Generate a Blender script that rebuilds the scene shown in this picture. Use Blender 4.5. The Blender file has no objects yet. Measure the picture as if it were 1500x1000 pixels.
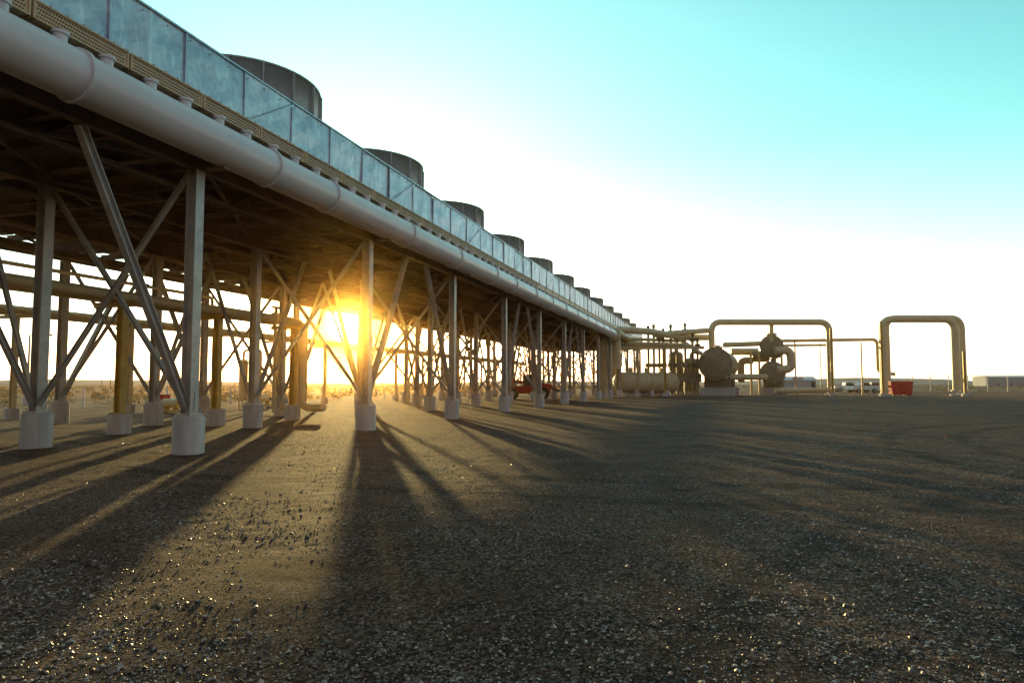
import bpy, bmesh, math, random
import numpy as np
from mathutils import Vector, Matrix, noise
random.seed(7); np.random.seed(7)
scene=bpy.context.scene
YAW=math.radians(16.7); C=math.cos(YAW); S=math.sin(YAW); CAMH=1.55
HZ=562.0
def P(px,zc,z=0.0):
    xc=(px-750)/1000*zc
    return Vector((xc*C-zc*S, xc*S+zc*C, z))
def PZ(px,py,zc):
    return P(px,zc,CAMH+(HZ-py)/1000*zc)

# ------------------------------------------------------------ materials
def nn(nt,t,**kw):
    n=nt.nodes.new(t)
    for k,v in kw.items(): setattr(n,k,v)
    return n
def mth(nt,op,a,b=None,clamp=False):
    n=nt.nodes.new('ShaderNodeMath'); n.operation=op; n.use_clamp=clamp
    for i,v in enumerate((a,b)):
        if v is None: continue
        if isinstance(v,(int,float)): n.inputs[i].default_value=v
        else: nt.links.new(v,n.inputs[i])
    return n.outputs[0]
def mixc(nt,fac,a,b,blend='MIX'):
    n=nt.nodes.new('ShaderNodeMix'); n.data_type='RGBA'; n.blend_type=blend
    for k,v in ((0,fac),(6,a),(7,b)):
        if isinstance(v,(int,float)): n.inputs[k].default_value=v
        elif isinstance(v,tuple): n.inputs[k].default_value=(*v,1)
        else: nt.links.new(v,n.inputs[k])
    return n.outputs[2]
def noi(nt,scale,detail=4,vec=None,rough=.55):
    n=nn(nt,'ShaderNodeTexNoise'); n.inputs['Scale'].default_value=scale; n.inputs['Detail'].default_value=detail
    n.inputs['Roughness'].default_value=rough
    if vec is not None: nt.links.new(vec,n.inputs['Vector'])
    return n.outputs['Fac']
def ramp(nt,v,a,b):
    n=nn(nt,'ShaderNodeMapRange'); n.inputs[1].default_value=a; n.inputs[2].default_value=b
    nt.links.new(v,n.inputs[0]); return n.outputs[0]
def mat(name,c1,c2=None,rough=.5,metal=0.,scale=3.,bump=.0,bscale=40.,streak=False,spangle=False):
    m=bpy.data.materials.new(name); m.use_nodes=True; nt=m.node_tree
    b=nt.nodes['Principled BSDF']
    tc=nn(nt,'ShaderNodeTexCoord'); v=tc.outputs['Object']
    if c2 is None: c2=tuple(x*.7 for x in c1)
    vv=v
    if streak:
        mp=nn(nt,'ShaderNodeMapping'); mp.inputs['Scale'].default_value=(1,1,.15); nt.links.new(v,mp.inputs[0]); vv=mp.outputs[0]
    f=ramp(nt,noi(nt,scale,6,vv,.65),.33,.68)
    col=mixc(nt,f,c1,c2)
    if spangle:
        vo=nn(nt,'ShaderNodeTexVoronoi'); vo.inputs['Scale'].default_value=9; nt.links.new(v,vo.inputs['Vector'])
        bw=nn(nt,'ShaderNodeRGBToBW'); nt.links.new(vo.outputs['Color'],bw.inputs[0])
        col=mixc(nt,.3,col,bw.outputs[0],'SOFT_LIGHT')
        mp=nn(nt,'ShaderNodeMapping'); mp.inputs['Scale'].default_value=(1,1,.22); nt.links.new(v,mp.inputs[0])
        st=ramp(nt,noi(nt,4.5,6,mp.outputs[0],.7),.52,.68)
        col=mixc(nt,mth(nt,'MULTIPLY',st,.75),col,(.82,.84,.84))
    nt.links.new(col,b.inputs['Base Color'])
    b.inputs['Metallic'].default_value=metal
    r=mth(nt,'ADD',mth(nt,'MULTIPLY',noi(nt,scale*2.3,4,v),.25),rough-.12)
    nt.links.new(r,b.inputs['Roughness'])
    if bump>0:
        bp=nn(nt,'ShaderNodeBump'); bp.inputs['Strength'].default_value=bump; bp.inputs['Distance'].default_value=.02
        nt.links.new(noi(nt,bscale,5,v),bp.inputs['Height']); nt.links.new(bp.outputs[0],b.inputs['Normal'])
    return m
M={}
M['galv']=mat('galvanized_steel',(.50,.47,.43),(.33,.31,.29),.46,.3,2.5,.1,30)
M['galvsheet']=mat('galvanized_sheet',(.58,.61,.67),(.38,.43,.52),.40,.6,1.3,.35,3,spangle=True)
M['fan']=mat('fan_ring_fibreglass',(.46,.47,.46),(.35,.36,.36),.5,.2,1.5)
M['pipe']=mat('painted_manifold',(.78,.73,.72),(.68,.63,.62),.34,.0,.8,.03,8)
M['tan']=mat('tan_paint',(.70,.49,.27),(.56,.39,.21),.5,0,4)
M['olive']=mat('yellow_tan_paint',(.66,.53,.31),(.52,.41,.23),.42,0,1.5,.04,6)
M['tank']=mat('weathered_tank_paint',(.33,.26,.15),(.21,.165,.095),.5,0,1.2,.06,6)
M['yellow']=mat('safety_yellow_paint',(.58,.38,.07),(.42,.27,.05),.5,0,3)
M['conc']=mat('concrete',(.64,.60,.56),(.42,.38,.35),.85,0,5,.5,35,streak=True)
M['dark']=mat('dark_steel',(.09,.07,.06),(.04,.035,.03),.6,.2,3)
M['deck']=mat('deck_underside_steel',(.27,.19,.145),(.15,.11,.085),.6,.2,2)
M['red']=mat('red_paint',(.55,.006,.012),(.36,.005,.01),.4,0,3)
M['white']=mat('white_paint',(.75,.75,.74),(.6,.6,.6),.5,0,1)
M['tyre']=mat('tyre_rubber',(.03,.03,.03),(.02,.02,.02),.85,0,8)
M['glass']=mat('dark_glass',(.03,.04,.05),(.02,.03,.03),.12,0,3)
M['cream']=mat('cream_cladding',(.42,.42,.42),(.36,.36,.36),.6,0,.4)
M['wood']=mat('weathered_wood',(.16,.11,.07),(.09,.06,.04),.8,0,3)
M['orange']=mat('orange_plastic',(.8,.13,.03),(.6,.1,.03),.5,0,4)

# ------------------------------------------------------------ mesh builder
class MB:
    def __init__(s): s.v=[];s.f=[];s.m=[];s.sm=[];s.mats=[]
    def mi(s,k):
        if k not in s.mats: s.mats.append(k)
        return s.mats.index(k)
    def add(s,vs,fs,k,smooth=False):
        o=len(s.v); s.v+= [tuple(v) for v in vs]; i=s.mi(k)
        for f in fs: s.f.append(tuple(o+a for a in f)); s.m.append(i); s.sm.append(smooth)
    def box(s,c,d,k,rz=0.,bv=0.):
        x,y,z=d[0]/2,d[1]/2,d[2]/2
        vs=[Vector((sx*x,sy*y,sz*z)) for sz in(-1,1) for sy in(-1,1) for sx in(-1,1)]
        R=Matrix.Rotation(rz,3,'Z'); c=Vector(c)
        s.add([R@v+c for v in vs],[(0,2,3,1),(4,5,7,6),(0,1,5,4),(2,6,7,3),(0,4,6,2),(1,3,7,5)],k)
    def frame(s,p,q,up=Vector((0,0,1))):
        d=(q-p).normalized()
        if abs(d.dot(up))>.99: up=Vector((1,0,0))
        a=d.cross(up).normalized(); b=a.cross(d).normalized()
        return d,a,b
    def bar(s,p,q,w,h,k,up=Vector((0,0,1)),off=(0,0)):
        p=Vector(p);q=Vector(q); d,a,b=s.frame(p,q,up)
        o=a*off[0]+b*off[1]
        vs=[e+o+a*(sx*w/2)+b*(sy*h/2) for e in(p,q) for sx,sy in((-1,-1),(1,-1),(1,1),(-1,1))]
        s.add(vs,[(0,1,2,3),(7,6,5,4),(0,4,5,1),(1,5,6,2),(2,6,7,3),(3,7,4,0)],k)
    def hbeam(s,p,q,w,h,k,up=Vector((0,0,1)),t=.02):
        s.bar(p,q,w,t,k,up,(0,h/2-t/2)); s.bar(p,q,w,t,k,up,(0,-h/2+t/2)); s.bar(p,q,t,h-2*t,k,up)
    def cyl(s,p,q,r,k,n=16,r2=None,caps=True,smooth=True):
        p=Vector(p);q=Vector(q); d,a,b=s.frame(p,q)
        if r2 is None:r2=r
        vs=[]
        for e,rr in((p,r),(q,r2)):
            for i in range(n):
                t=2*math.pi*i/n; vs.append(e+a*(rr*math.cos(t))+b*(rr*math.sin(t)))
        s.add(vs,[(i,(i+1)%n,n+(i+1)%n,n+i) for i in range(n)],k,smooth)
        if caps: s.add(vs,[tuple(range(n-1,-1,-1)),tuple(range(n,2*n))],k)
    def dome(s,c,d,r,k,n=20,depth=.35):
        c=Vector(c);d=Vector(d).normalized(); _,a,b=s.frame(c,c+d)
        vs=[];rs=6
        for j in range(rs):
            t=math.pi/2*j/rs
            for i in range(n):
                u=2*math.pi*i/n
                vs.append(c+d*(depth*r*math.sin(t))+(a*math.cos(u)+b*math.sin(u))*(r*math.cos(t)))
        vs.append(c+d*(depth*r)); fs=[]
        for j in range(rs-1):
            for i in range(n): fs.append((j*n+i,j*n+(i+1)%n,(j+1)*n+(i+1)%n,(j+1)*n+i))
        for i in range(n): fs.append(((rs-1)*n+i,(rs-1)*n+(i+1)%n,rs*n))
        s.add(vs,fs,k,True)
    def tube(s,pts,r,k,n=14,bend=None,seg=6):
        pts=[Vector(p) for p in pts]
        if bend is None: bend=r*3
        path=[pts[0]]
        for i in range(1,len(pts)-1):
            a=(pts[i-1]-pts[i]); b=(pts[i+1]-pts[i])
            L=min(bend,a.length*.49,b.length*.49); a.normalize();b.normalize()
            s0=pts[i]+a*L; s1=pts[i]+b*L
            for j in range(seg+1):
                t=j/seg
                path.append(s0*(1-t)**2+pts[i]*(2*t*(1-t))+s1*t*t)
        path.append(pts[-1])
        vs=[];prev=None
        for i,p in enumerate(path):
            t=(path[min(i+1,len(path)-1)]-path[max(i-1,0)]).normalized()
            if prev is None:
                up=Vector((0,0,1)) if abs(t.z)<.9 else Vector((1,0,0)); a=t.cross(up).normalized()
            else: a=(prev-t*prev.dot(t)).normalized()
            prev=a; b=t.cross(a)
            for j in range(n):
                u=2*math.pi*j/n; vs.append(p+a*(r*math.cos(u))+b*(r*math.sin(u)))
        fs=[(i*n+j,i*n+(j+1)%n,(i+1)*n+(j+1)%n,(i+1)*n+j) for i in range(len(path)-1) for j in range(n)]
        s.add(vs,fs,k,True)
        m=len(path)-1
        s.add(vs[:n],[tuple(range(n-1,-1,-1))],k); s.add(vs[m*n:],[tuple(range(n))],k)
    def flange(s,p,d,r,k,t=.06,n=16):
        p=Vector(p);d=Vector(d).normalized(); s.cyl(p-d*t/2,p+d*t/2,r,k,n,smooth=False)
    def obj(s,name,parent=None,bev=0):
        me=bpy.data.meshes.new(name); me.from_pydata(s.v,[],s.f)
        for k in s.mats: me.materials.append(M[k])
        me.polygons.foreach_set('material_index',s.m); me.polygons.foreach_set('use_smooth',s.sm); me.update()
        o=bpy.data.objects.new(name,me); scene.collection.objects.link(o)
        if parent: o.parent=parent
        if bev:
            b=o.modifiers.new('bevel','BEVEL'); b.width=bev; b.segments=2; b.limit_method='ANGLE'
        return o
def empty(name,loc=(0,0,0)):
    e=bpy.data.objects.new(name,None); scene.collection.objects.link(e); return e

# ------------------------------------------------------------ ground
def gh(x,y):
    d=math.hypot(x,y)
    f=1/(1+(d/45)**2)
    h=.035*noise.noise(Vector((x*.35,y*.35,3)))+.018*noise.noise(Vector((x*1.3,y*1.3,9)))
    if d<25: h+=.012*noise.noise(Vector((x*4.5,y*4.5,1)))
    return h*f
N=440
t=np.linspace(-1,1,N)
gx=18*t+4000*np.sign(t)*np.abs(t)**8
gy=18*t+4000*np.sign(t)*np.abs(t)**8+9
vs=[(float(x),float(y),gh(x,y)) for y in gy for x in gx]
fs=[(j*N+i,j*N+i+1,(j+1)*N+i+1,(j+1)*N+i) for j in range(N-1) for i in range(N-1)]
me=bpy.data.meshes.new('ground'); me.from_pydata(vs,[],fs); me.polygons.foreach_set('use_smooth',[True]*len(fs))
ground=bpy.data.objects.new('ground',me); scene.collection.objects.link(ground)
m=bpy.data.materials.new('compacted_gravel'); m.use_nodes=True; nt=m.node_tree; b=nt.nodes['Principled BSDF']
v=nn(nt,'ShaderNodeTexCoord').outputs['Object']
sep=nn(nt,'ShaderNodeSeparateXYZ'); nt.links.new(v,sep.inputs[0])
big=ramp(nt,noi(nt,.25,5,v,.6),.38,.62)
med=ramp(nt,noi(nt,2.2,6,v,.75),.36,.66)
col=mixc(nt,big,(.120,.052,.037),(.245,.115,.068))
col=mixc(nt,mth(nt,'MULTIPLY',med,.75),col,(.055,.029,.025))
vo=nn(nt,'ShaderNodeTexVoronoi'); vo.inputs['Scale'].default_value=46; nt.links.new(v,vo.inputs['Vector'])
vb=nn(nt,'ShaderNodeRGBToBW'); nt.links.new(vo.outputs['Color'],vb.inputs[0])
col=mixc(nt,1.0,col,mixc(nt,ramp(nt,vb.outputs[0],.25,.75),(.18,.18,.18),(.80,.80,.80)),'OVERLAY')
peb=mth(nt,'MULTIPLY',ramp(nt,vb.outputs[0],.60,.74),ramp(nt,noi(nt,1.1,3,v),.36,.56),True)
col=mixc(nt,mth(nt,'MULTIPLY',peb,.8),col,(.46,.29,.22))
def ringmask(cx,cy,R,w):
    d=nn(nt,'ShaderNodeVectorMath',operation='DISTANCE'); 
    cmb=nn(nt,'ShaderNodeCombineXYZ'); nt.links.new(sep.outputs[0],cmb.inputs[0]); nt.links.new(sep.outputs[1],cmb.inputs[1])
    nt.links.new(cmb.outputs[0],d.inputs[0]); d.inputs[1].default_value=(cx,cy,0)
    a=mth(nt,'ABSOLUTE',mth(nt,'SUBTRACT',d.outputs['Value'],R))
    r=nn(nt,'ShaderNodeMapRange'); r.interpolation_type='SMOOTHSTEP'
    r.inputs[1].default_value=w*.5; r.inputs[2].default_value=w*1.3; r.inputs[3].default_value=1; r.inputs[4].default_value=0
    nt.links.new(a,r.inputs[0]); return r.outputs[0]
tr=None
for (cx,cy,R) in ((12,2,10.5),(12,2,12.3),(22,18,16),(22,18,17.8),(-3,42,31),(-3,42,32.8),(30,-5,27),(30,-5,28.8)):
    k=ringmask(cx,cy,R,.24); tr=k if tr is None else mth(nt,'MAXIMUM',tr,k)
tr=mth(nt,'MULTIPLY',tr,ramp(nt,noi(nt,.8,4,v),.30,.52),True)
col=mixc(nt,mth(nt,'MULTIPLY',tr,.7),col,(.036,.020,.017))
edge=mth(nt,'ADD',sep.outputs[0],mth(nt,'MULTIPLY',noi(nt,.12,4,v),6))
dl=ramp(nt,edge,-36,-38.5)
dy=ramp(nt,sep.outputs[1],150,156); dm=mth(nt,'MAXIMUM',dl,dy,True)
dcol=mixc(nt,ramp(nt,noi(nt,.15,6,v,.7),.35,.65),(.26,.165,.095),(.16,.10,.06))
col=mixc(nt,dm,col,dcol)
nt.links.new(col,b.inputs['Base Color'])
b.inputs['Roughness'].default_value=.85; b.inputs['Specular IOR Level'].default_value=.1; b.inputs['Specular Tint'].default_value=(1,.75,.6,1)
h1=mth(nt,'MULTIPLY',vo.outputs['Distance'],-1.0)
vo2=nn(nt,'ShaderNodeTexVoronoi'); vo2.inputs['Scale'].default_value=120; nt.links.new(v,vo2.inputs['Vector'])
h=mth(nt,'ADD',h1,mth(nt,'MULTIPLY',vo2.outputs['Distance'],-.5))
h=mth(nt,'ADD',h,mth(nt,'MULTIPLY',noi(nt,7,8,v,.78),1.7))
h=mth(nt,'ADD',h,mth(nt,'MULTIPLY',noi(nt,1.7,4,v,.6),3.2))
h=mth(nt,'SUBTRACT',h,mth(nt,'MULTIPLY',tr,.8))
bp=nn(nt,'ShaderNodeBump'); bp.inputs['Strength'].default_value=1.0; bp.inputs['Distance'].default_value=.040
nt.links.new(h,bp.inputs['Height']); nt.links.new(bp.outputs[0],b.inputs['Normal'])
me.materials.append(m)

# loose stones near the camera
m=bpy.data.materials.new('loose_stone'); m.use_nodes=True; nt=m.node_tree; b=nt.nodes['Principled BSDF']
v=nn(nt,'ShaderNodeTexCoord').outputs['Object']
vo=nn(nt,'ShaderNodeTexVoronoi'); vo.inputs['Scale'].default_value=26; nt.links.new(v,vo.inputs['Vector'])
bw=nn(nt,'ShaderNodeRGBToBW'); nt.links.new(vo.outputs['Color'],bw.inputs[0])
nt.links.new(mixc(nt,ramp(nt,bw.outputs[0],.3,.8),(.10,.055,.042),(.55,.39,.31)),b.inputs['Base Color']); b.inputs['Roughness'].default_value=.4
NS=105000
octv=np.array([(1,0,0),(-1,0,0),(0,1,0),(0,-1,0),(0,0,1),(0,0,-1)],float)
octf=[(0,2,4),(2,1,4),(1,3,4),(3,0,4),(2,0,5),(1,2,5),(3,1,5),(0,3,5)]
V=[];F=[]
for i in range(NS):
    zc=2.6+ (random.random()**1.5)*20
    xc=random.uniform(-.85,.85)*zc
    x=xc*C-zc*S; y=xc*S+zc*C
    if noise.noise(Vector((x*.5,y*.5,5)))<-.1+random.uniform(-.4,.4): continue
    r=min(.028,random.lognormvariate(-5.0,.42))
    a=random.random()*6.28; ca,sa=math.cos(a),math.sin(a)
    w=octv*np.array([r*random.uniform(.8,1.5),r*random.uniform(.6,1.1),r*random.uniform(.4,.8)])
    w=w+np.random.uniform(-.25,.25,(6,3))*r
    o=len(V); z=gh(x,y)+r*.15
    for q in w: V.append((x+q[0]*ca-q[1]*sa,y+q[0]*sa+q[1]*ca,z+q[2]))
    F+=[(o+p,o+q,o+s_) for p,q,s_ in octf]
me=bpy.data.meshes.new('gravel_stones'); me.from_pydata(V,[],F); me.materials.append(m)
scene.collection.objects.link(bpy.data.objects.new('gravel_stones',me))

# ------------------------------------------------------------ air cooled condenser
acc=empty('air_cooled_condenser')
BAY=7.85; A0=12.95
COLS=[A0+BAY*i for i in range(-2,13)]
COLS[2]=12.7
XR=[-11.4,-15.9,-20.3,-24.9]
YS,YE=COLS[0]-1,COLS[-1]+1
ft=MB(); co=MB(); br=MB()
for ci,a in enumerate(COLS):
    for ri,x in enumerate(XR):
        pr=.34
        ft.cyl((x,a,-.3),(x,a,.80),pr,'conc',24); ft.cyl((x,a,.80),(x,a,.83),pr,'conc',24,r2=pr-.03)
        co.box((x,a,.86),(.42,.42,.05),'galv')
        for sx in(-1,1):
            for sy in(-1,1): co.cyl((x+sx*.16,a+sy*.16,.88),(x+sx*.16,a+sy*.16,.98),.018,'galv',6)
        co.hbeam((x,a,.885),(x,a,6.45),.26,.27,'galv',up=Vector((1,0,0)))
        co.box((x,a,1.15),(.30,.012,.45),'galv')
def brace(p,q,w=.13): br.hbeam(p,q,w,w,'galv',t=.016)
for i in range(len(COLS)-1):
    for ri,x in enumerate(XR):
        if (i%2==1):
            ww=.16 if ri in(0,3) else .12
            brace((x,COLS[i]+.12,1.05),(x,COLS[i]+3.0,6.42),ww)
            brace((x,COLS[i+1]-.12,1.05),(x,COLS[i+1]-3.0,6.42),ww)
for i,a in enumerate(COLS):
    for r in range(3):
        x0,x1=XR[r],XR[r+1]
        if r==0 or (r==2 and i%4!=1):
            brace((x0-.12,a+.05,1.05),(x1+.1,a+.05,6.4),.10); brace((x1+.12,a-.07,1.05),(x0-.1,a-.07,6.4),.10)
        elif r==1:
            brace((x0-.12,a,1.05),((x0+x1)/2,a,6.4),.10); brace((x1+.12,a,1.05),((x0+x1)/2,a,6.4),.10)
ft.obj('footings',acc); co.obj('columns',acc); br.obj('braces',acc)
dk=MB()
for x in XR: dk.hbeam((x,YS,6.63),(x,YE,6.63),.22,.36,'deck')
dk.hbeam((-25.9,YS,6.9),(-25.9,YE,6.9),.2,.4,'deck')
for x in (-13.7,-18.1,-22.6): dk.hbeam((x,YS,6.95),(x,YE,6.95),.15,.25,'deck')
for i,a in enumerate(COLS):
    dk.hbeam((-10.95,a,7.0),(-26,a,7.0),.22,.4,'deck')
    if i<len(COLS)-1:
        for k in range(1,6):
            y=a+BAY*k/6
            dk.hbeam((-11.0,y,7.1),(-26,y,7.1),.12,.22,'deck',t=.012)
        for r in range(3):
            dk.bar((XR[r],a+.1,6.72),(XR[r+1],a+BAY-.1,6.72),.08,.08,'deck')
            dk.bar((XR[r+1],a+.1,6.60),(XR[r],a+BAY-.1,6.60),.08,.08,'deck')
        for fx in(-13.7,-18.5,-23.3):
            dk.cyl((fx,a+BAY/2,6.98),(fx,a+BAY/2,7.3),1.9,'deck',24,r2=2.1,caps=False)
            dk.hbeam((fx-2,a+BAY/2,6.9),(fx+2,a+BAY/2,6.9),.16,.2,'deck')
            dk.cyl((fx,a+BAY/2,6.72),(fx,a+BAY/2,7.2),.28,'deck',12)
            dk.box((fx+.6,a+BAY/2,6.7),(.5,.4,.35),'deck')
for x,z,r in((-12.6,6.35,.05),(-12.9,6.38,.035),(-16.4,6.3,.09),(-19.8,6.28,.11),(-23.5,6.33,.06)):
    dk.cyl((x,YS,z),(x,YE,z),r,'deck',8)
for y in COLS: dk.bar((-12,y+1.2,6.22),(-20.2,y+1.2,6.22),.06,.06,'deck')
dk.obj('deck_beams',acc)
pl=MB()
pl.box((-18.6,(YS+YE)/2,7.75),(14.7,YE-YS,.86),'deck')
pl.box((-18.6,(YS+YE)/2,8.95),(14.6,YE-YS,.2),'galv')
pl.obj('tube_bundle_bays',acc)
wl=MB()
pw=BAY/4
y=YS; i=0
while y<YE-.1:
    w=pw
    for sx,xx in((1,-11.15),(-1,-26.05)):
        x0=xx+sx*random.uniform(0,.05); x1=xx+sx*random.uniform(0,.07)
        zt=9.27+random.uniform(-.015,.015); zb=8.0
        mid=random.uniform(.02,.05)*sx
        P3=[]
        for b_ in range(5):
            fz=b_/4
            for a_ in range(5):
                fy=a_/4
                xx2=x0*(1-fz)+x1*fz + (random.uniform(-.018,.018) if 0<a_<4 and 0<b_<4 else 0)+ (mid*.4 if (a_==2) else 0)
                P3.append((xx2,y+.012+fy*(w-.024),zb+fz*(zt-zb)))
        fs=[(q*5+p,q*5+p+1,q*5+p+6,q*5+p+5) for q in range(4) for p in range(4)]
        if sx<0: fs=[tuple(reversed(f)) for f in fs]
        wl.add(P3,fs,'galvsheet',False)
        wl.box((xx-sx*.02,y+w/2,8.65),(.03,w,1.15),'galvsheet')
        wl.box((xx+sx*.045,y+w,8.66),(.05,.03,1.22),'galvsheet')
        wl.box((xx+sx*.02,y+w/2,9.30),(.12,w-.004,.04),'galvsheet')
    if i%4==1:
        wl.bar((-11.04,y+.1,8.05),(-11.04,y+w*1.0,9.2),.012,.05,'galvsheet')
    for k in range(6):
        wl.cyl((-11.09,y+.1+k*w/6,8.15),(-11.065,y+.1+k*w/6,8.15),.018,'galv',6)
        if k%2==0: wl.cyl((-11.09,y+.1+k*w/6,9.15),(-11.065,y+.1+k*w/6,9.15),.018,'galv',6)
    y+=w; i+=1
for yy in(YS,YE): wl.box((-18.6,yy,8.7),(14.9,.05,1.16),'galvsheet')
wl.obj('side_wall_panels',acc)
hd=MB()
y=YS+.2
HB=7.76
while y<YE-2:
    L=1.88
    hd.box((-10.90,y+L/2,HB),(.30,L,.27),'tan')
    hd.box((-10.90,y+L/2,HB+.15),(.36,L+.02,.03),'tan'); hd.box((-10.90,y+L/2,HB-.15),(.36,L+.02,.03),'tan')
    for e in(0,L): hd.box((-10.90,y+e,HB),(.34,.035,.33),'tan')
    if 4<y<40:
        for rr in range(4):
            n=34 if y<25 else 24
            for k in range(n):
                yy=y+.06+(L-.12)*(k+.5*(rr%2))/n; zz=HB-.1+rr*.066
                hd.cyl((-10.751,yy,zz),(-10.735,yy,zz),.013,'dark',6)
    hd.box((-11.1,y+L/2,HB),(.06,L,.5),'dark')
    for k in(0.25,.75):
        hd.cyl((-10.74,y+L*k,7.2),(-10.74,y+L*k,HB-.16),.115,'pipe',16)
        hd.flange((-10.74,y+L*k,HB-.19),(0,0,1),.15,'pipe',.05)
    y+=BAY/4
hd.obj('header_boxes',acc)
mp=MB()
PX,PZ_,PR=-10.62,6.90,.445
PEND=73.5
mp.cyl((PX,-6,PZ_),(PX,PEND,PZ_),PR,'pipe',64)
mp.dome((PX,-6,PZ_),(0,-1,0),PR,'pipe',32,.5)
yr=[-1.5,3.6,8.9,14.2,16.9,22,26.7,31.6,35]+[35+4.2*k for k in range(1,10)]
for y in yr:
    mp.cyl((PX,y-.04,PZ_),(PX,y+.04,PZ_),PR+.045,'pipe',64,smooth=False)
for y in COLS:
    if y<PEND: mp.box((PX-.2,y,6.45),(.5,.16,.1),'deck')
mp.tube([(PX,PEND,PZ_),(PX,PEND+2.2,PZ_),(PX,PEND+2.2,3.2)],PR+.05,'olive',24,1.3,10)
mp.cyl((PX,PEND-.1,PZ_),(PX,PEND+.1,PZ_),PR+.2,'olive',32,smooth=False)
mp.tube([(PX-.1,PEND+3.5,7.3),(PX-.1,YE,7.3)],.4,'olive',20)
mp.obj('manifold_pipe',acc)
fr=MB()
def ring(cx,cy,r0,ribs=16,n=48):
    z0,z1=9.05,10.62
    prof=[(r0,z0),(r0-.03,z0+.6),(r0,z1-.06),(r0+.05,z1-.06),(r0+.05,z1),(r0-.04,z1),(r0-.07,z0)]
    vs=[]
    for j,(r,z) in enumerate(prof):
        for i in range(n):
            t=2*math.pi*i/n; vs.append((cx+r*math.cos(t),cy+r*math.sin(t),z))
    fr.add(vs,[(j*n+i,j*n+(i+1)%n,(j+1)*n+(i+1)%n,(j+1)*n+i) for j in range(len(prof)-1) for i in range(n)],'fan',True)
    for i in range(ribs):
        t=2*math.pi*(i+.3)/ribs
        fr.box((cx+(r0+.03)*math.cos(t),cy+(r0+.03)*math.sin(t),(z0+z1)/2),(.12,.04,z1-z0-.1),'fan',rz=t)
    fr.box((cx,cy,9.9),(2*r0-.2,.1,.1),'dark'); fr.cyl((cx,cy,9.6),(cx,cy,10.1),.3,'dark',12)
    for kb in range(4):
        t=kb*math.pi/2+.5
        fr.box((cx+1.0*math.cos(t),cy+1.0*math.sin(t),10.0),(1.7,.28,.03),'fan',rz=t)
for i in range(len(COLS)-1):
    for fx in(-13.9,-18.6,-23.3):
        ring(fx,A0+BAY*(i-2)+BAY/2+.45,2.3)
    fr.cyl((-12.9,COLS[i]+BAY/2+2.9,9.2),(-12.9,COLS[i]+BAY/2+2.9,11.2),.015,'dark',6)
fr.obj('fan_rings',acc)

# ------------------------------------------------------------ pipe rack below the deck
rk=MB()
RX=-17.9
for y in(12.8,17.0,21.3,26.1):
    rk.cyl((RX,y,-.2),(RX,y,.62),.34,'conc',20)
    rk.box((RX,y,.65),(.4,.4,.04),'yellow')
    rk.hbeam((RX,y,.67),(RX,y,4.0),.24,.24,'yellow',up=Vector((1,0,0)))
    rk.hbeam((RX-1.2,y,4.05),(RX+.5,y,4.05),.16,.16,'yellow')
rk.tube([(RX+.2,-4,4.28),(RX+.2,26.4,4.28),(RX+.2,26.4,.5),(RX+1.4,26.4,.5)],.16,'olive',14)
rk.tube([(RX-.3,-4,4.25),(RX-.3,27.4,4.25),(RX-.3,27.4,.5),(RX-1.5,27.4,.5)],.13,'olive',14)
rk.tube([(RX-.9,-4,4.22),(RX-.9,26.0,4.22),(RX-.9,26.0,.3)],.08,'olive',12)
rk.tube([(RX-.9,7.0,4.9),(RX-.9,22.0,4.9),(RX-.9,22.0,4.2)],.06,'olive',12)
for y in(11,17.5,24.5):
    rk.cyl((RX+.2,y,4.4),(RX+.2,y,4.75),.07,'dark',8); rk.cyl((RX+.2,y-.25,4.75),(RX+.2,y+.25,4.75),.05,'dark',8); rk.flange((RX+.2,y,4.28),(0,1,0),.25,'olive',.3)
rk.obj('pipe_rack')
rk=MB()
for i in range(0,16):
    y=10+i*6.2
    rk.cyl((-29.5,y,-.2),(-29.5,y,.5),.3,'conc',14)
    rk.hbeam((-29.5,y,.5),(-29.5,y,4.9),.2,.2,'olive',up=Vector((1,0,0)))
    rk.hbeam((-30.6,y,4.5),(-28.4,y,4.5),.15,.15,'olive')
for dx,z,r in((.6,4.75,.17),(-.1,4.7,.1),(-.7,4.72,.13)):
    rk.cyl((-29.5+dx,4,z),(-29.5+dx,104,z),r,'olive',12)
rk.obj('pipe_rack')

def red_box(px,zc):
    p=P(px,zc); mb=MB()
    mb.box((p.x,p.y,.08),(.9,.55,.16),'conc'); mb.box((p.x,p.y,.55),(.8,.45,.75),'red',bv=0)
    mb.box((p.x,p.y,.96),(.88,.53,.05),'red'); mb.box((p.x,p.y-.235,.55),(.7,.02,.62),'red'); mb.box((p.x+.25,p.y-.255,.55),(.04,.03,.14),'galv')
    mb.cyl((p.x-.7,p.y,0),(p.x-.7,p.y,.75),.09,'red',12); mb.dome((p.x-.7,p.y,.75),(0,0,1),.11,'red',12,.8); mb.cyl((p.x-.9,p.y,.5),(p.x-.5,p.y,.5),.06,'red',10)
    return mb.obj('fire_hose_cabinet',bev=.01)
red_box(238,38)
def skid(px,zc):
    p=P(px,zc); mb=MB()
    mb.box((p.x,p.y,.12),(2.4,1.0,.12),'yellow'); mb.cyl((p.x-.9,p.y,.5),(p.x+.1,p.y,.5),.25,'olive',16)
    mb.cyl((p.x+.1,p.y,.5),(p.x+.5,p.y,.5),.08,'dark',10); mb.cyl((p.x+.5,p.y,.5),(p.x+.8,p.y,.5),.3,'olive',16)
    mb.tube([(p.x+.65,p.y,.7),(p.x+.65,p.y,1.3),(p.x+2.2,p.y,1.3),(p.x+2.2,p.y,.1)],.09,'olive')
    for dx in(-.7,-.1): mb.box((p.x+dx,p.y,.25),(.1,.4,.2),'yellow')
    mb.obj('pump_skid')
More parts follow.
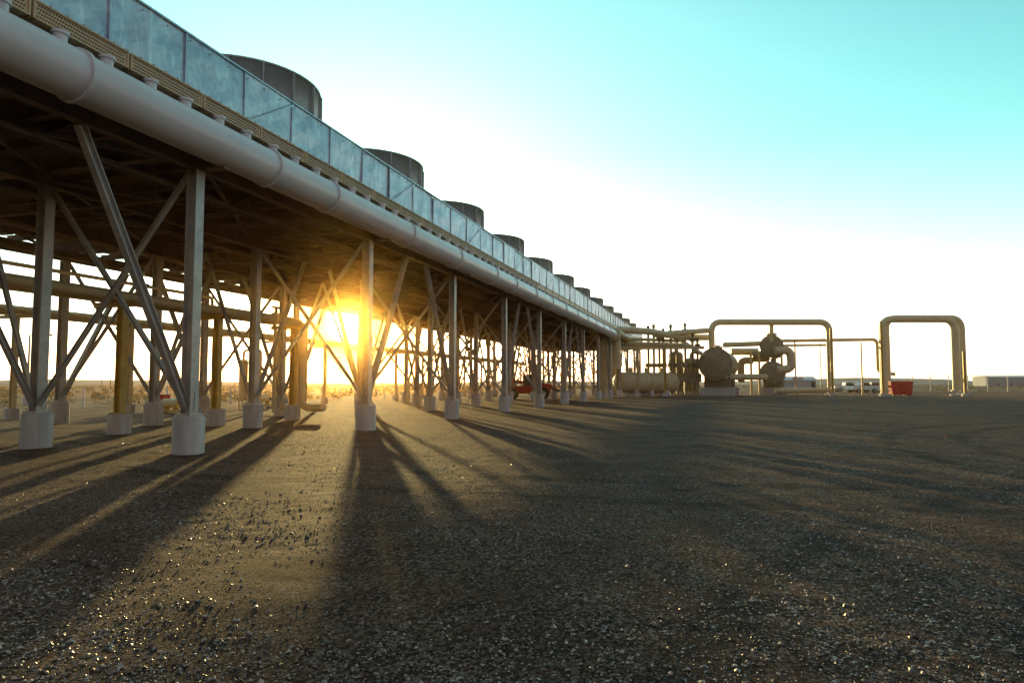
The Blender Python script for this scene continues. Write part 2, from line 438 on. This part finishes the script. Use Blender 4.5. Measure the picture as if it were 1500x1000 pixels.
skid(262,37); skid(395,48)
def filt(px,zc,h,r):
    p=P(px,zc); mb=MB()
    for k in range(4):
        t=k*math.pi/2+.6; mb.cyl((p.x+r*.8*math.cos(t),p.y+r*.8*math.sin(t),0),(p.x+r*.8*math.cos(t),p.y+r*.8*math.sin(t),.8),.05,'olive',8)
    mb.cyl((p.x,p.y,.7),(p.x,p.y,h),r,'olive',20); mb.dome((p.x,p.y,h),(0,0,1),r,'olive',20,.5); mb.dome((p.x,p.y,.7),(0,0,-1),r,'olive',20,.5)
    mb.flange((p.x,p.y,h-.1),(0,0,1),r+.1,'olive',.1,20)
    mb.tube([(p.x,p.y,h+.1),(p.x,p.y,h+.7),(p.x+1.3,p.y,h+.7),(p.x+1.3,p.y,0)],.08,'olive')
    mb.cyl((p.x+r,p.y,1.3),(p.x+r+.5,p.y,1.3),.12,'olive',12); mb.flange((p.x+r+.5,p.y,1.3),(1,0,0),.2,'olive')
    mb.obj('filter_vessel')
filt(357,44,3.0,.28)

# ------------------------------------------------------------ process area at the right end
def vessel_end(px,py,zc,r,L,legs=True,name='horizontal_vessel'):
    c=PZ(px,py,zc); d=Vector((.12,.99,0)).normalized()
    mb=MB()
    q=c+d*L
    mb.cyl(c,q,r,'tank',36); mb.flange(c,d,r*1.09,'tank',.12,36); mb.flange(c-d*.16,d,r*1.09,'tank',.12,36)
    mb.dome(c-d*.2,-d,r*.97,'tank',32,.12); mb.dome(q,d,r,'tank',32,.5)
    for k in range(28):
        t=2*math.pi*k/28; _,a,b=mb.frame(c,q); w=c+(a*math.cos(t)+b*math.sin(t))*r*1.03
        mb.cyl(w-d*.3,w+d*.12,.04,'dark',6)
    if legs:
        for f in(.18,.8):
            w=c+d*L*f; ang=math.atan2(d.y,d.x)
            mb.box((w.x,w.y,(w.z-r*.6)/2+.55),(.35,r*1.7,w.z-r*.6-1.1+.3),'tank',rz=ang)
            mb.box((w.x,w.y,.5),(1.0,r*2.2,1.1),'conc',rz=ang)
    for f in(.25,.6):
        w=c+d*L*f; mb.cyl(w,w+Vector((0,0,r+.5)),.3,'tank',14); mb.flange(w+Vector((0,0,r+.5)),(0,0,1),.45,'tank',.1)
    return mb.obj(name)
vessel_end(1048,533,88,1.95,9)
vessel_end(1131,546,92,1.45,9)
vessel_end(1131,507,92.5,1.4,9,False)
mb=MB()
mb.tube([PZ(1136,514,91.6),PZ(1158,512,91.6),PZ(1160,541,91.6),PZ(1136,541,91.6)],.55,'olive',20,2.0,10)
mb.tube([PZ(1060,552,89),PZ(1095,552,90),PZ(1122,552,91)],.4,'olive',16)
mb.tube([PZ(1135,572,90),PZ(1212,571,92)],.35,'olive',16)
mb.tube([PZ(1085,560,97),PZ(1085,528,97),PZ(1102,528,97)],.5,'tank',16)
mb.cyl(PZ(1100,522,97),PZ(1125,522,97),.8,'tank',20)
mb.tube([PZ(1070,515,98),PZ(1110,515,98)],.5,'olive',16)
mb.cyl(PZ(1131,500,92.6),PZ(1131,488,92.6),.5,'olive',16); mb.flange(PZ(1131,490,92.6),(0,0,1),.75,'olive',.2)
mb.tube([PZ(1131,490,92.8),PZ(1131,472,92.8)],.3,'olive',12)
for px in(1100,1112,1145): mb.bar(PZ(px,577,96),PZ(px,515,96),.3,.3,'olive')
mb.obj('exchanger_piping')
def loop(pxl,pxr,ptop,zc,r,ybl,ybr,name,zc2=None):
    zc2=zc2 or zc
    mb=MB()
    a,b_,c_,d_=PZ(pxl,ybl,zc),PZ(pxl,ptop,zc),PZ(pxr,ptop,zc2),PZ(pxr,ybr,zc2)
    b_.z=c_.z=(b_.z+c_.z)/2
    mb.tube([a,b_,c_,d_],r,'olive',20,r*3.2,8)
    for f in(a,d_):
        if f.z<1.5: mb.cyl((f.x,f.y,-.2),(f.x,f.y,.25),r*1.8,'conc',16); mb.flange((f.x,f.y,.7),(0,0,1),r*1.5,'olive',.12)
    for e0,e1,f in((b_,c_,.3),(b_,c_,.7)):
        w=e0+(e1-e0)*f; mb.flange(w,(e1-e0),r*1.05,'olive',.12,20)
    return mb.obj(name)
loop(1043,1216,471.5,92,.42,512,577,'pipe_expansion_loop')
loop(1294,1400,467,88,.46,577,572,'pipe_expansion_loop')
loop(1299,1410,466,94,.46,577,573,'pipe_expansion_loop')
mb=MB()
mb.tube([PZ(1135,503,96),PZ(1146,499,96),PZ(1286,497,97),PZ(1286,545,97),PZ(1310,548,97)],.24,'olive',14,.8)
mb.tube([PZ(1135,508,99),PZ(1146,506,99),PZ(1216,505,99)],.18,'olive',14,.8)
for px in(1165,1218,1262): mb.bar(P(px,96.5,0),PZ(px,501,96.5),.18,.18,'yellow')
mb.obj('overhead_pipe')
mb=MB()
for px,zc,pt in((1292,86,470),(1218,90,480),(1412,86,515)):
    p=P(px,zc); mb.hbeam(p,PZ(px,pt,zc),.25,.25,'yellow',up=Vector((1,0,0))); mb.box((p.x,p.y,.15),(.7,.7,.4),'conc')
mb.obj('pipe_support_frame')
mb=MB()
zc=84
for px in(905,934,974): 
    p=P(px,zc); mb.hbeam(p,PZ(px,508,zc),.3,.3,'yellow' if px!=934 else 'olive',up=Vector((1,0,0))); mb.box((p.x,p.y,.2),(.6,.6,.5),'conc')
    p=P(px,zc+5); mb.hbeam(p,PZ(px,508,zc+5),.22,.22,'olive',up=Vector((1,0,0)))
mb.hbeam(PZ(898,509,zc),PZ(1032,509,zc),.25,.4,'olive'); mb.hbeam(PZ(898,510,zc+5),PZ(1032,509,zc+5),.25,.4,'olive')
mb.tube([PZ(895,482,80),PZ(950,485,84),PZ(1000,494,90),PZ(1042,494,94)],.42,'olive',16)
mb.tube([PZ(960,490,86),PZ(1035,484,92),PZ(1043,484,92),PZ(1043,512,92)],.36,'olive',16)
mb.tube([PZ(915,503,86),PZ(1010,505,88),PZ(1030,520,88)],.25,'olive',14)
mb.tube([PZ(925,497,88),PZ(1000,499,92),PZ(1020,512,92)],.2,'olive',14)
mb.tube([PZ(1062,505,90),PZ(1120,503,94)],.35,'olive',14)
for px,top in((950,482),(958,480),(966,490),(972,486),(983,480),(992,488),(1004,478),(1015,492),(1022,500)):
    mb.cyl(PZ(px,577,90),PZ(px,top,90),.16,'tank',8)
    mb.flange(PZ(px,top+6,90),(0,0,1),.4,'dark',.35); mb.cyl(PZ(px,top,90),PZ(px,top-5,90),.2,'dark',8)
    mb.flange(PZ(px,535,90),(0,0,1),.45,'tank',.5); mb.box(PZ(px,553,90.2),(.9,.9,1.1),'tank')
for px in range(905,1030,12): mb.bar(PZ(px,508,zc),PZ(px,495,zc),.05,.05,'yellow')
mb.bar(PZ(903,495,zc),PZ(1026,495,zc),.06,.06,'yellow'); mb.bar(PZ(903,501,zc),PZ(1026,501,zc),.05,.05,'yellow')
mb.obj('pipe_rack_platform')
mb=MB()
a=PZ(908,560,86); b_=PZ(984,560,90); d=(b_-a).normalized()
mb.cyl(a,b_,1.3,'olive',32); mb.dome(a,-d,1.3,'olive',32,.45); mb.dome(b_,d,1.3,'olive',32,.45)
for f in(.2,.5,.8):
    w=a+(b_-a)*f; mb.flange(w,d,1.36,'olive',.15,32); mb.box((w.x,w.y,.3),(.5,2.3,.9),'conc',rz=math.atan2(d.y,d.x))
    mb.cyl(w,w+Vector((0,0,1.9)),.28,'olive',12)
mb.obj('receiver_tank')
mb=MB()
for px,zc,r,h in((886,80,.85,6.0),(899,92,.6,5.0),(990,95,1.0,5.5),(1012,97,1.1,4.6)):
    p=P(px,zc); k_='olive' if px<900 else 'tank'
    mb.cyl((p.x,p.y,.5),(p.x,p.y,h),r,k_,24); mb.dome((p.x,p.y,h),(0,0,1),r,k_,24,.6); mb.cyl((p.x,p.y,-.1),(p.x,p.y,.5),r*1.1,'conc',20)
    for z in(1.5,3.,4.5): mb.flange((p.x,p.y,z),(0,0,1),r+.08,k_,.12,24)
    mb.tube([(p.x,p.y,h),(p.x,p.y,h+1.4),(p.x+1.5,p.y+1,h+1.4)],.2,k_)
mb.obj('separator_vessels')

# ------------------------------------------------------------ vehicles and site kit
def wheel(mb,c,ax,r,w):
    c=Vector(c);ax=Vector(ax).normalized()
    mb.cyl(c-ax*w/2,c+ax*w/2,r,'tyre',24); mb.cyl(c-ax*(w/2+.01),c+ax*(w/2+.01),r*.5,'galv',16)
def place(o,px,zc,rz):
    p=P(px,zc); o.location=p; o.rotation_euler=(0,0,rz)
def prism(mb,prof,w,k):
    n=len(prof); vs=[(x,-w/2,z) for x,z in prof]+[(x,w/2,z) for x,z in prof]
    mb.add(vs,[tuple(range(n)),tuple(range(2*n-1,n-1,-1))]+[(i,n+i,n+(i+1)%n,(i+1)%n) for i in range(n)],k)
def pickup(px,zc,rz,col='white'):
    mb=MB()
    prism(mb,[(-2.7,.55),(2.65,.5),(2.75,.95),(2.5,1.1),(1.35,1.18),(-2.7,1.18)],1.9,col)
    prism(mb,[(-.75,1.18),(1.3,1.18),(.65,1.82),(-.55,1.85)],1.7,col)
    prism(mb,[(-.62,1.22),(1.12,1.22),(.6,1.76),(-.48,1.76)],1.73,'glass')
    mb.box((-1.75,0,1.22),(1.7,1.5,.1),'dark'); mb.box((2.72,0,.6),(.14,1.8,.22),'galv'); mb.box((-2.75,0,.62),(.12,1.8,.2),'galv')
    for x in(-1.75,1.75):
        for s in(-1,1): wheel(mb,(x,s*.85,.4),(0,1,0),.4,.26)
    o=mb.obj('pickup_truck',bev=.03); place(o,px,zc,rz)
pickup(1262,120,.6); pickup(1277,126,.3); pickup(1240,135,.2)
def telehandler(px,zc,rz):
    mb=MB()
    prism(mb,[(-2.2,.6),(2.2,.6),(2.3,1.2),(1.2,1.35),(-1.2,1.35),(-2.3,1.6)],1.1,'red')
    prism(mb,[(-.5,1.3),(1.0,1.3),(.8,2.35),(-.4,2.4)],.9,'glass')
    mb.box((.2,0,2.43),(1.4,1.0,.08),'red')
    for x in(-.5,.95): 
        for s in(-1,1): mb.bar((x,s*.46,1.3),(x*.85,s*.46,2.4),.07,.07,'red')
    mb.bar((-2.2,.7,1.9),(2.4,.7,1.35),.32,.36,'red'); mb.bar((1.6,.7,1.44),(3.2,.7,.8),.24,.26,'dark')
    mb.box((3.25,.4,.55),(.08,1.2,.6),'dark')
    for s in(.1,.75): mb.box((3.8,s,.28),(1.1,.12,.05),'dark')
    for x in(-1.5,1.5):
        for s in(-1,1): wheel(mb,(x,s*.85,.6),(0,1,0),.6,.4)
    o=mb.obj('telehandler',bev=.02); place(o,px,zc,rz)
telehandler(773,68,.25)
def dumpster(px,zc,rz):
    mb=MB()
    prism(mb,[(-1.25,.15),(1.25,.15),(1.45,1.75),(-1.45,1.75)],1.7,'red')
    mb.box((0,0,1.8),(3.0,1.8,.1),'red'); mb.box((0,-.45,1.88),(2.9,.8,.05),'dark'); mb.box((0,.45,1.88),(2.9,.8,.05),'dark')
    for x in(-.9,-.3,.3,.9): mb.box((x,-.87,.95),(.1,.07,1.5),'red')
    for x in(-1,1): mb.box((x,0,.08),(.2,1.6,.14),'dark')
    mb.box((1.5,-.4,1.2),(.2,.12,.25),'dark'); mb.box((-1.5,-.4,1.2),(.2,.12,.25),'dark')
    o=mb.obj('waste_skip',bev=.015); place(o,px,zc,rz)
dumpster(1315,90,YAW)
def flag(px,zc,k=1):
    p=P(px,zc); mb=MB(); mb.cyl((0,0,0),(0,0,.12*k),.004*k,'galv',6); mb.box((.04*k,0,.1*k),(.07*k,.003,.04*k),'orange'); o=mb.obj('marker_flag'); o.location=(p.x,p.y,0)
flag(1380,19); flag(1240,37,1.5)
def lamp(px,zc,h,rz=0):
    mb=MB(); mb.cyl((0,0,0),(0,0,.6),.25,'conc',14); mb.cyl((0,0,.6),(0,0,h),.09,'galv',12,.06)
    mb.tube([(0,0,h-.1),(0,0,h),(1.1,0,h+.05)],.04,'galv',8); mb.box((1.3,0,h+.03),(.6,.25,.12),'dark')
    o=mb.obj('street_lamp'); place(o,px,zc,rz)
lamp(42,50,5.1,.3); lamp(1202,105,8.4,2.9)
def upole(px,zc,h,rz):
    mb=MB(); mb.cyl((0,0,0),(0,0,h),.17,'wood',10,.11); mb.bar((-1.4,0,h-.6),(1.4,0,h-.6),.12,.14,'wood')
    for x in(-1.2,0,1.2): mb.cyl((x,0,h-.5),(x,0,h-.25),.06,'dark',8)
    mb.bar((-.7,0,h-.65),(0,0,h-1.4),.04,.04,'dark'); mb.bar((.7,0,h-.65),(0,0,h-1.4),.04,.04,'dark')
    o=mb.obj('utility_pole'); place(o,px,zc,rz)
for px,zc in((163,260),(497,300),(560,380),(150,420),(345,330)): upole(px,zc,14,.3)

def fence(p0,p1,h,sp,name,k='galv',rails=(1.,),wires=10,rp=.04,barb=True):
    mb=MB(); d=p1-p0; n=max(1,int(d.length/sp))
    for i in range(n+1):
        q=p0+d*(i/n); mb.cyl((q.x,q.y,0),(q.x,q.y,h),rp,k,8)
        if barb: mb.bar((q.x,q.y,h),(q.x+.25,q.y-.25,h+.35),.03,.03,k)
    for r in rails: mb.cyl((p0.x,p0.y,h*r),(p1.x,p1.y,h*r),.03,k,6)
    for w in range(wires):
        z=h*(w+.5)/wires; mb.cyl((p0.x,p0.y,z),(p1.x,p1.y,z),.01,k,4)
    if barb:
        for e in(.12,.24,.36): mb.cyl((p0.x+e*.7,p0.y-e*.7,h+e),(p1.x+e*.7,p1.y-e*.7,h+e),.014,k,4)
    return mb.obj(name)
fence(P(1310,135),P(1750,108),3.0,3.,'chain_link_fence',rails=(1.,.03),wires=14,rp=.08)
fence(Vector((-36,-10,0)),Vector((-36,150,0)),1.3,3.2,'wire_fence','white',rails=(),wires=4,rp=.06,barb=False)
def shed(px,zc,w,dp,h,rz,name='warehouse'):
    e=empty(name); p=P(px,zc)
    mb=MB(); prism(mb,[(-w/2,0),(w/2,0),(w/2,h),(-w/2,h)],dp,'cream'); o=mb.obj('walls',e)
    mb=MB()
    vs=[(-w/2-.4,-dp/2-.4,h),(w/2+.4,-dp/2-.4,h),(w/2+.4,0,h+1.0),(-w/2-.4,0,h+1.0),(w/2+.4,dp/2+.4,h),(-w/2-.4,dp/2+.4,h)]
    mb.add(vs,[(0,1,2,3),(3,2,4,5),(0,3,5),(1,4,2)],'white'); mb.obj('roof',e)
    mb=MB()
    k=-w/2+4
    while k<w/2-3:
        mb.box((k,-dp/2-.03,1.7),(3.0,.08,3.4),'cream'); mb.box((k+4.2,-dp/2-.03,1.1),(1,.08,2.1),'dark'); k+=9
    mb.obj('doors',e); e.location=p; e.rotation_euler=(0,0,rz)
shed(1475,480,40,14,6.2,YAW); shed(1560,460,26,12,6.2,YAW); shed(1165,190,9,5,2.6,YAW,'site_office')

# ------------------------------------------------------------ sagebrush
def leafmat(name,c1,c2):
    m=bpy.data.materials.new(name); m.use_nodes=True; nt=m.node_tree
    b=nt.nodes['Principled BSDF']; v=nn(nt,'ShaderNodeTexCoord').outputs['Object']
    col=mixc(nt,ramp(nt,noi(nt,.7,4,v),.35,.65),c1,c2); nt.links.new(col,b.inputs['Base Color']); b.inputs['Roughness'].default_value=.8
    tl=nn(nt,'ShaderNodeBsdfTranslucent'); nt.links.new(col,tl.inputs[0]); mx=nn(nt,'ShaderNodeMixShader'); mx.inputs[0].default_value=.45
    nt.links.new(b.outputs[0],mx.inputs[1]); nt.links.new(tl.outputs[0],mx.inputs[2])
    nt.links.new(mx.outputs[0],nt.nodes['Material Output'].inputs[0]); return m
M['sage']=leafmat('sagebrush_leaves',(.20,.15,.07),(.11,.08,.035))
V=[];F=[]
cnt=0
while cnt<5200:
    if random.random()<.8:
        x=-39-(random.random()**1.5)*260; y=random.uniform(-40,420)
    else:
        y=160+(random.random()**1.5)*300; x=random.uniform(-60,330)
    if noise.noise(Vector((x*.05,y*.05,2)))<-.25: continue
    cnt+=1
    R=random.uniform(.3,.75); H=R*random.uniform(.8,1.3)
    dist=math.hypot(x,y); nl=46 if dist<90 else (28 if dist<180 else 18)
    for k in range(nl):
        a=random.random()*6.28; e=random.random()**.6
        rr=R*e*random.uniform(.6,1.15); cz=H*random.uniform(.08,1)*(1-.35*e)
        c0=Vector((x+rr*math.cos(a),y+rr*math.sin(a),cz)); s_=R*random.uniform(.14,.34)*(1 if nl>40 else 1.4)
        o=len(V)
        for q in range(3):
            V.append(tuple(c0+Vector((random.uniform(-1,1),random.uniform(-1,1),random.uniform(-.6,1.1)))*s_))
        F.append((o,o+1,o+2))
me=bpy.data.meshes.new('sagebrush'); me.from_pydata(V,[],F); me.materials.append(M['sage'])
scene.collection.objects.link(bpy.data.objects.new('sagebrush',me))
m=mat('hill_soil',(.26,.20,.17),(.18,.14,.12),.9,0,.002); M['hill']=m
V=[];F=[]; n=240
for i in range(n+1):
    a=math.radians(-110+220*i/n); 
    for j,(rr) in enumerate((2600,3000,3500)):
        hh=0 if j!=1 else 6+26*max(0,noise.noise(Vector((a*3,1,0)))+.2)+8*noise.noise(Vector((a*14,4,0)))
        V.append((rr*math.sin(a),rr*math.cos(a),max(-1,hh)-1))
for i in range(n):
    for j in range(2): F.append((i*3+j,i*3+j+1,(i+1)*3+j+1,(i+1)*3+j))
me=bpy.data.meshes.new('hills'); me.from_pydata(V,[],F); me.materials.append(m); me.polygons.foreach_set('use_smooth',[True]*len(F))
scene.collection.objects.link(bpy.data.objects.new('hills',me))

# thin scattering volume added over the site to give the sun an orange glow
m=bpy.data.materials.new('sun_glow_volume'); m.use_nodes=True; nt=m.node_tree; nt.nodes.clear()
o_=nn(nt,'ShaderNodeOutputMaterial'); vs_=nn(nt,'ShaderNodeVolumeScatter'); vs_.inputs['Color'].default_value=(1,.60,.18,1); vs_.inputs['Density'].default_value=.00052; vs_.inputs['Anisotropy'].default_value=.965
nt.links.new(vs_.outputs[0],o_.inputs['Volume']); M['haze']=m
mb=MB(); mb.box((-20,55,14.5),(120,130,31),'haze'); mb.obj('sun_glow_volume')

# ------------------------------------------------------------ light
AZ=math.radians(30.1); EL=math.radians(4.85)
sd=Vector((-math.sin(AZ)*math.cos(EL),math.cos(AZ)*math.cos(EL),math.sin(EL)))
L=bpy.data.lights.new('sun','SUN'); L.energy=5; L.angle=math.radians(.4); L.color=(1,.70,.26)
lo=bpy.data.objects.new('sun',L); scene.collection.objects.link(lo); lo.rotation_euler=sd.to_track_quat('Z','Y').to_euler(); lo.location=(0,0,30)
w=bpy.data.worlds.new('World'); scene.world=w; w.use_nodes=True; nt=w.node_tree
bg=nt.nodes['Background']; out=nt.nodes['World Output']
sky=nn(nt,'ShaderNodeTexSky'); sky.sky_type='NISHITA'; sky.sun_disc=False; sky.sun_elevation=EL; sky.sun_rotation=-AZ; sky.air_density=1; sky.dust_density=.6; sky.ozone_density=1.5
tc=nn(nt,'ShaderNodeTexCoord'); nz=nn(nt,'ShaderNodeVectorMath',operation='NORMALIZE'); nt.links.new(tc.outputs['Generated'],nz.inputs[0])
dt=nn(nt,'ShaderNodeVectorMath',operation='DOT_PRODUCT'); nt.links.new(nz.outputs[0],dt.inputs[0]); dt.inputs[1].default_value=sd
ang=mth(nt,'ARCCOSINE',mth(nt,'MINIMUM',dt.outputs['Value'],.9999999))
sp=nn(nt,'ShaderNodeSeparateXYZ'); nt.links.new(nz.outputs[0],sp.inputs[0])
front=ramp(nt,dt.outputs['Value'],-.3,.3); el=ramp(nt,sp.outputs[2],.05,.32)
near=ramp(nt,ang,.04,.14)
tint=mixc(nt,el,(2.7,2.5,3.1),(1.05,3.4,2.65))
tint=mixc(nt,front,(1.25,1.0,1.05),tint)
tint=mixc(nt,near,(.02,.015,.01),tint)
hs=mixc(nt,1.,sky.outputs[0],tint,'MULTIPLY')
nt.links.new(hs,bg.inputs[0]); bg.inputs[1].default_value=.13
def expf(x,k,a): return mth(nt,'MULTIPLY',mth(nt,'EXPONENT',mth(nt,'MULTIPLY',x,-1/k)),a)
wide=expf(ang,.32,1.25)
haze=expf(mth(nt,'MAXIMUM',sp.outputs[2],0),.15,1.0)
facing=mth(nt,'MULTIPLY',mth(nt,'ADD',dt.outputs['Value'],.5),.8,True)
haze=mth(nt,'MULTIPLY',haze,facing)
whitev=mth(nt,'ADD',mth(nt,'ADD',wide,haze),mth(nt,'MULTIPLY',mth(nt,'SUBTRACT',1.,front),.13))
b2=nn(nt,'ShaderNodeBackground'); nt.links.new(mixc(nt,near,(1,.52,.06),(1,.95,.93)),b2.inputs[0]); nt.links.new(mth(nt,'MULTIPLY',whitev,mth(nt,'ADD',mth(nt,'MULTIPLY',near,.58),.42)),b2.inputs[1])
b3=nn(nt,'ShaderNodeBackground'); b3.inputs[0].default_value=(1,.62,.10,1); nt.links.new(expf(ang,.022,2.5),b3.inputs[1])
core=nn(nt,'ShaderNodeMapRange'); core.interpolation_type='SMOOTHSTEP'; core.inputs[1].default_value=.020; core.inputs[2].default_value=.030; core.inputs[3].default_value=30; core.inputs[4].default_value=0
nt.links.new(ang,core.inputs[0]); b4=nn(nt,'ShaderNodeBackground'); b4.inputs[0].default_value=(1,.95,.8,1); nt.links.new(core.outputs[0],b4.inputs[1])
def adds(a,b_):
    n=nn(nt,'ShaderNodeAddShader'); nt.links.new(a,n.inputs[0]); nt.links.new(b_,n.inputs[1]); return n.outputs[0]
nt.links.new(adds(adds(bg.outputs[0],b2.outputs[0]),adds(b3.outputs[0],b4.outputs[0])),out.inputs[0])

# ------------------------------------------------------------ camera
cam=bpy.data.cameras.new('camera'); cam.lens=24; cam.sensor_width=36; cam.clip_end=9000; cam.clip_start=.05
camo=bpy.data.objects.new('camera',cam); scene.collection.objects.link(camo)
camo.location=(0,0,CAMH); camo.rotation_euler=(math.radians(90+3.55),0,YAW)
scene.camera=camo
scene.view_settings.view_transform='Standard'; scene.view_settings.look='None'; scene.view_settings.exposure=0
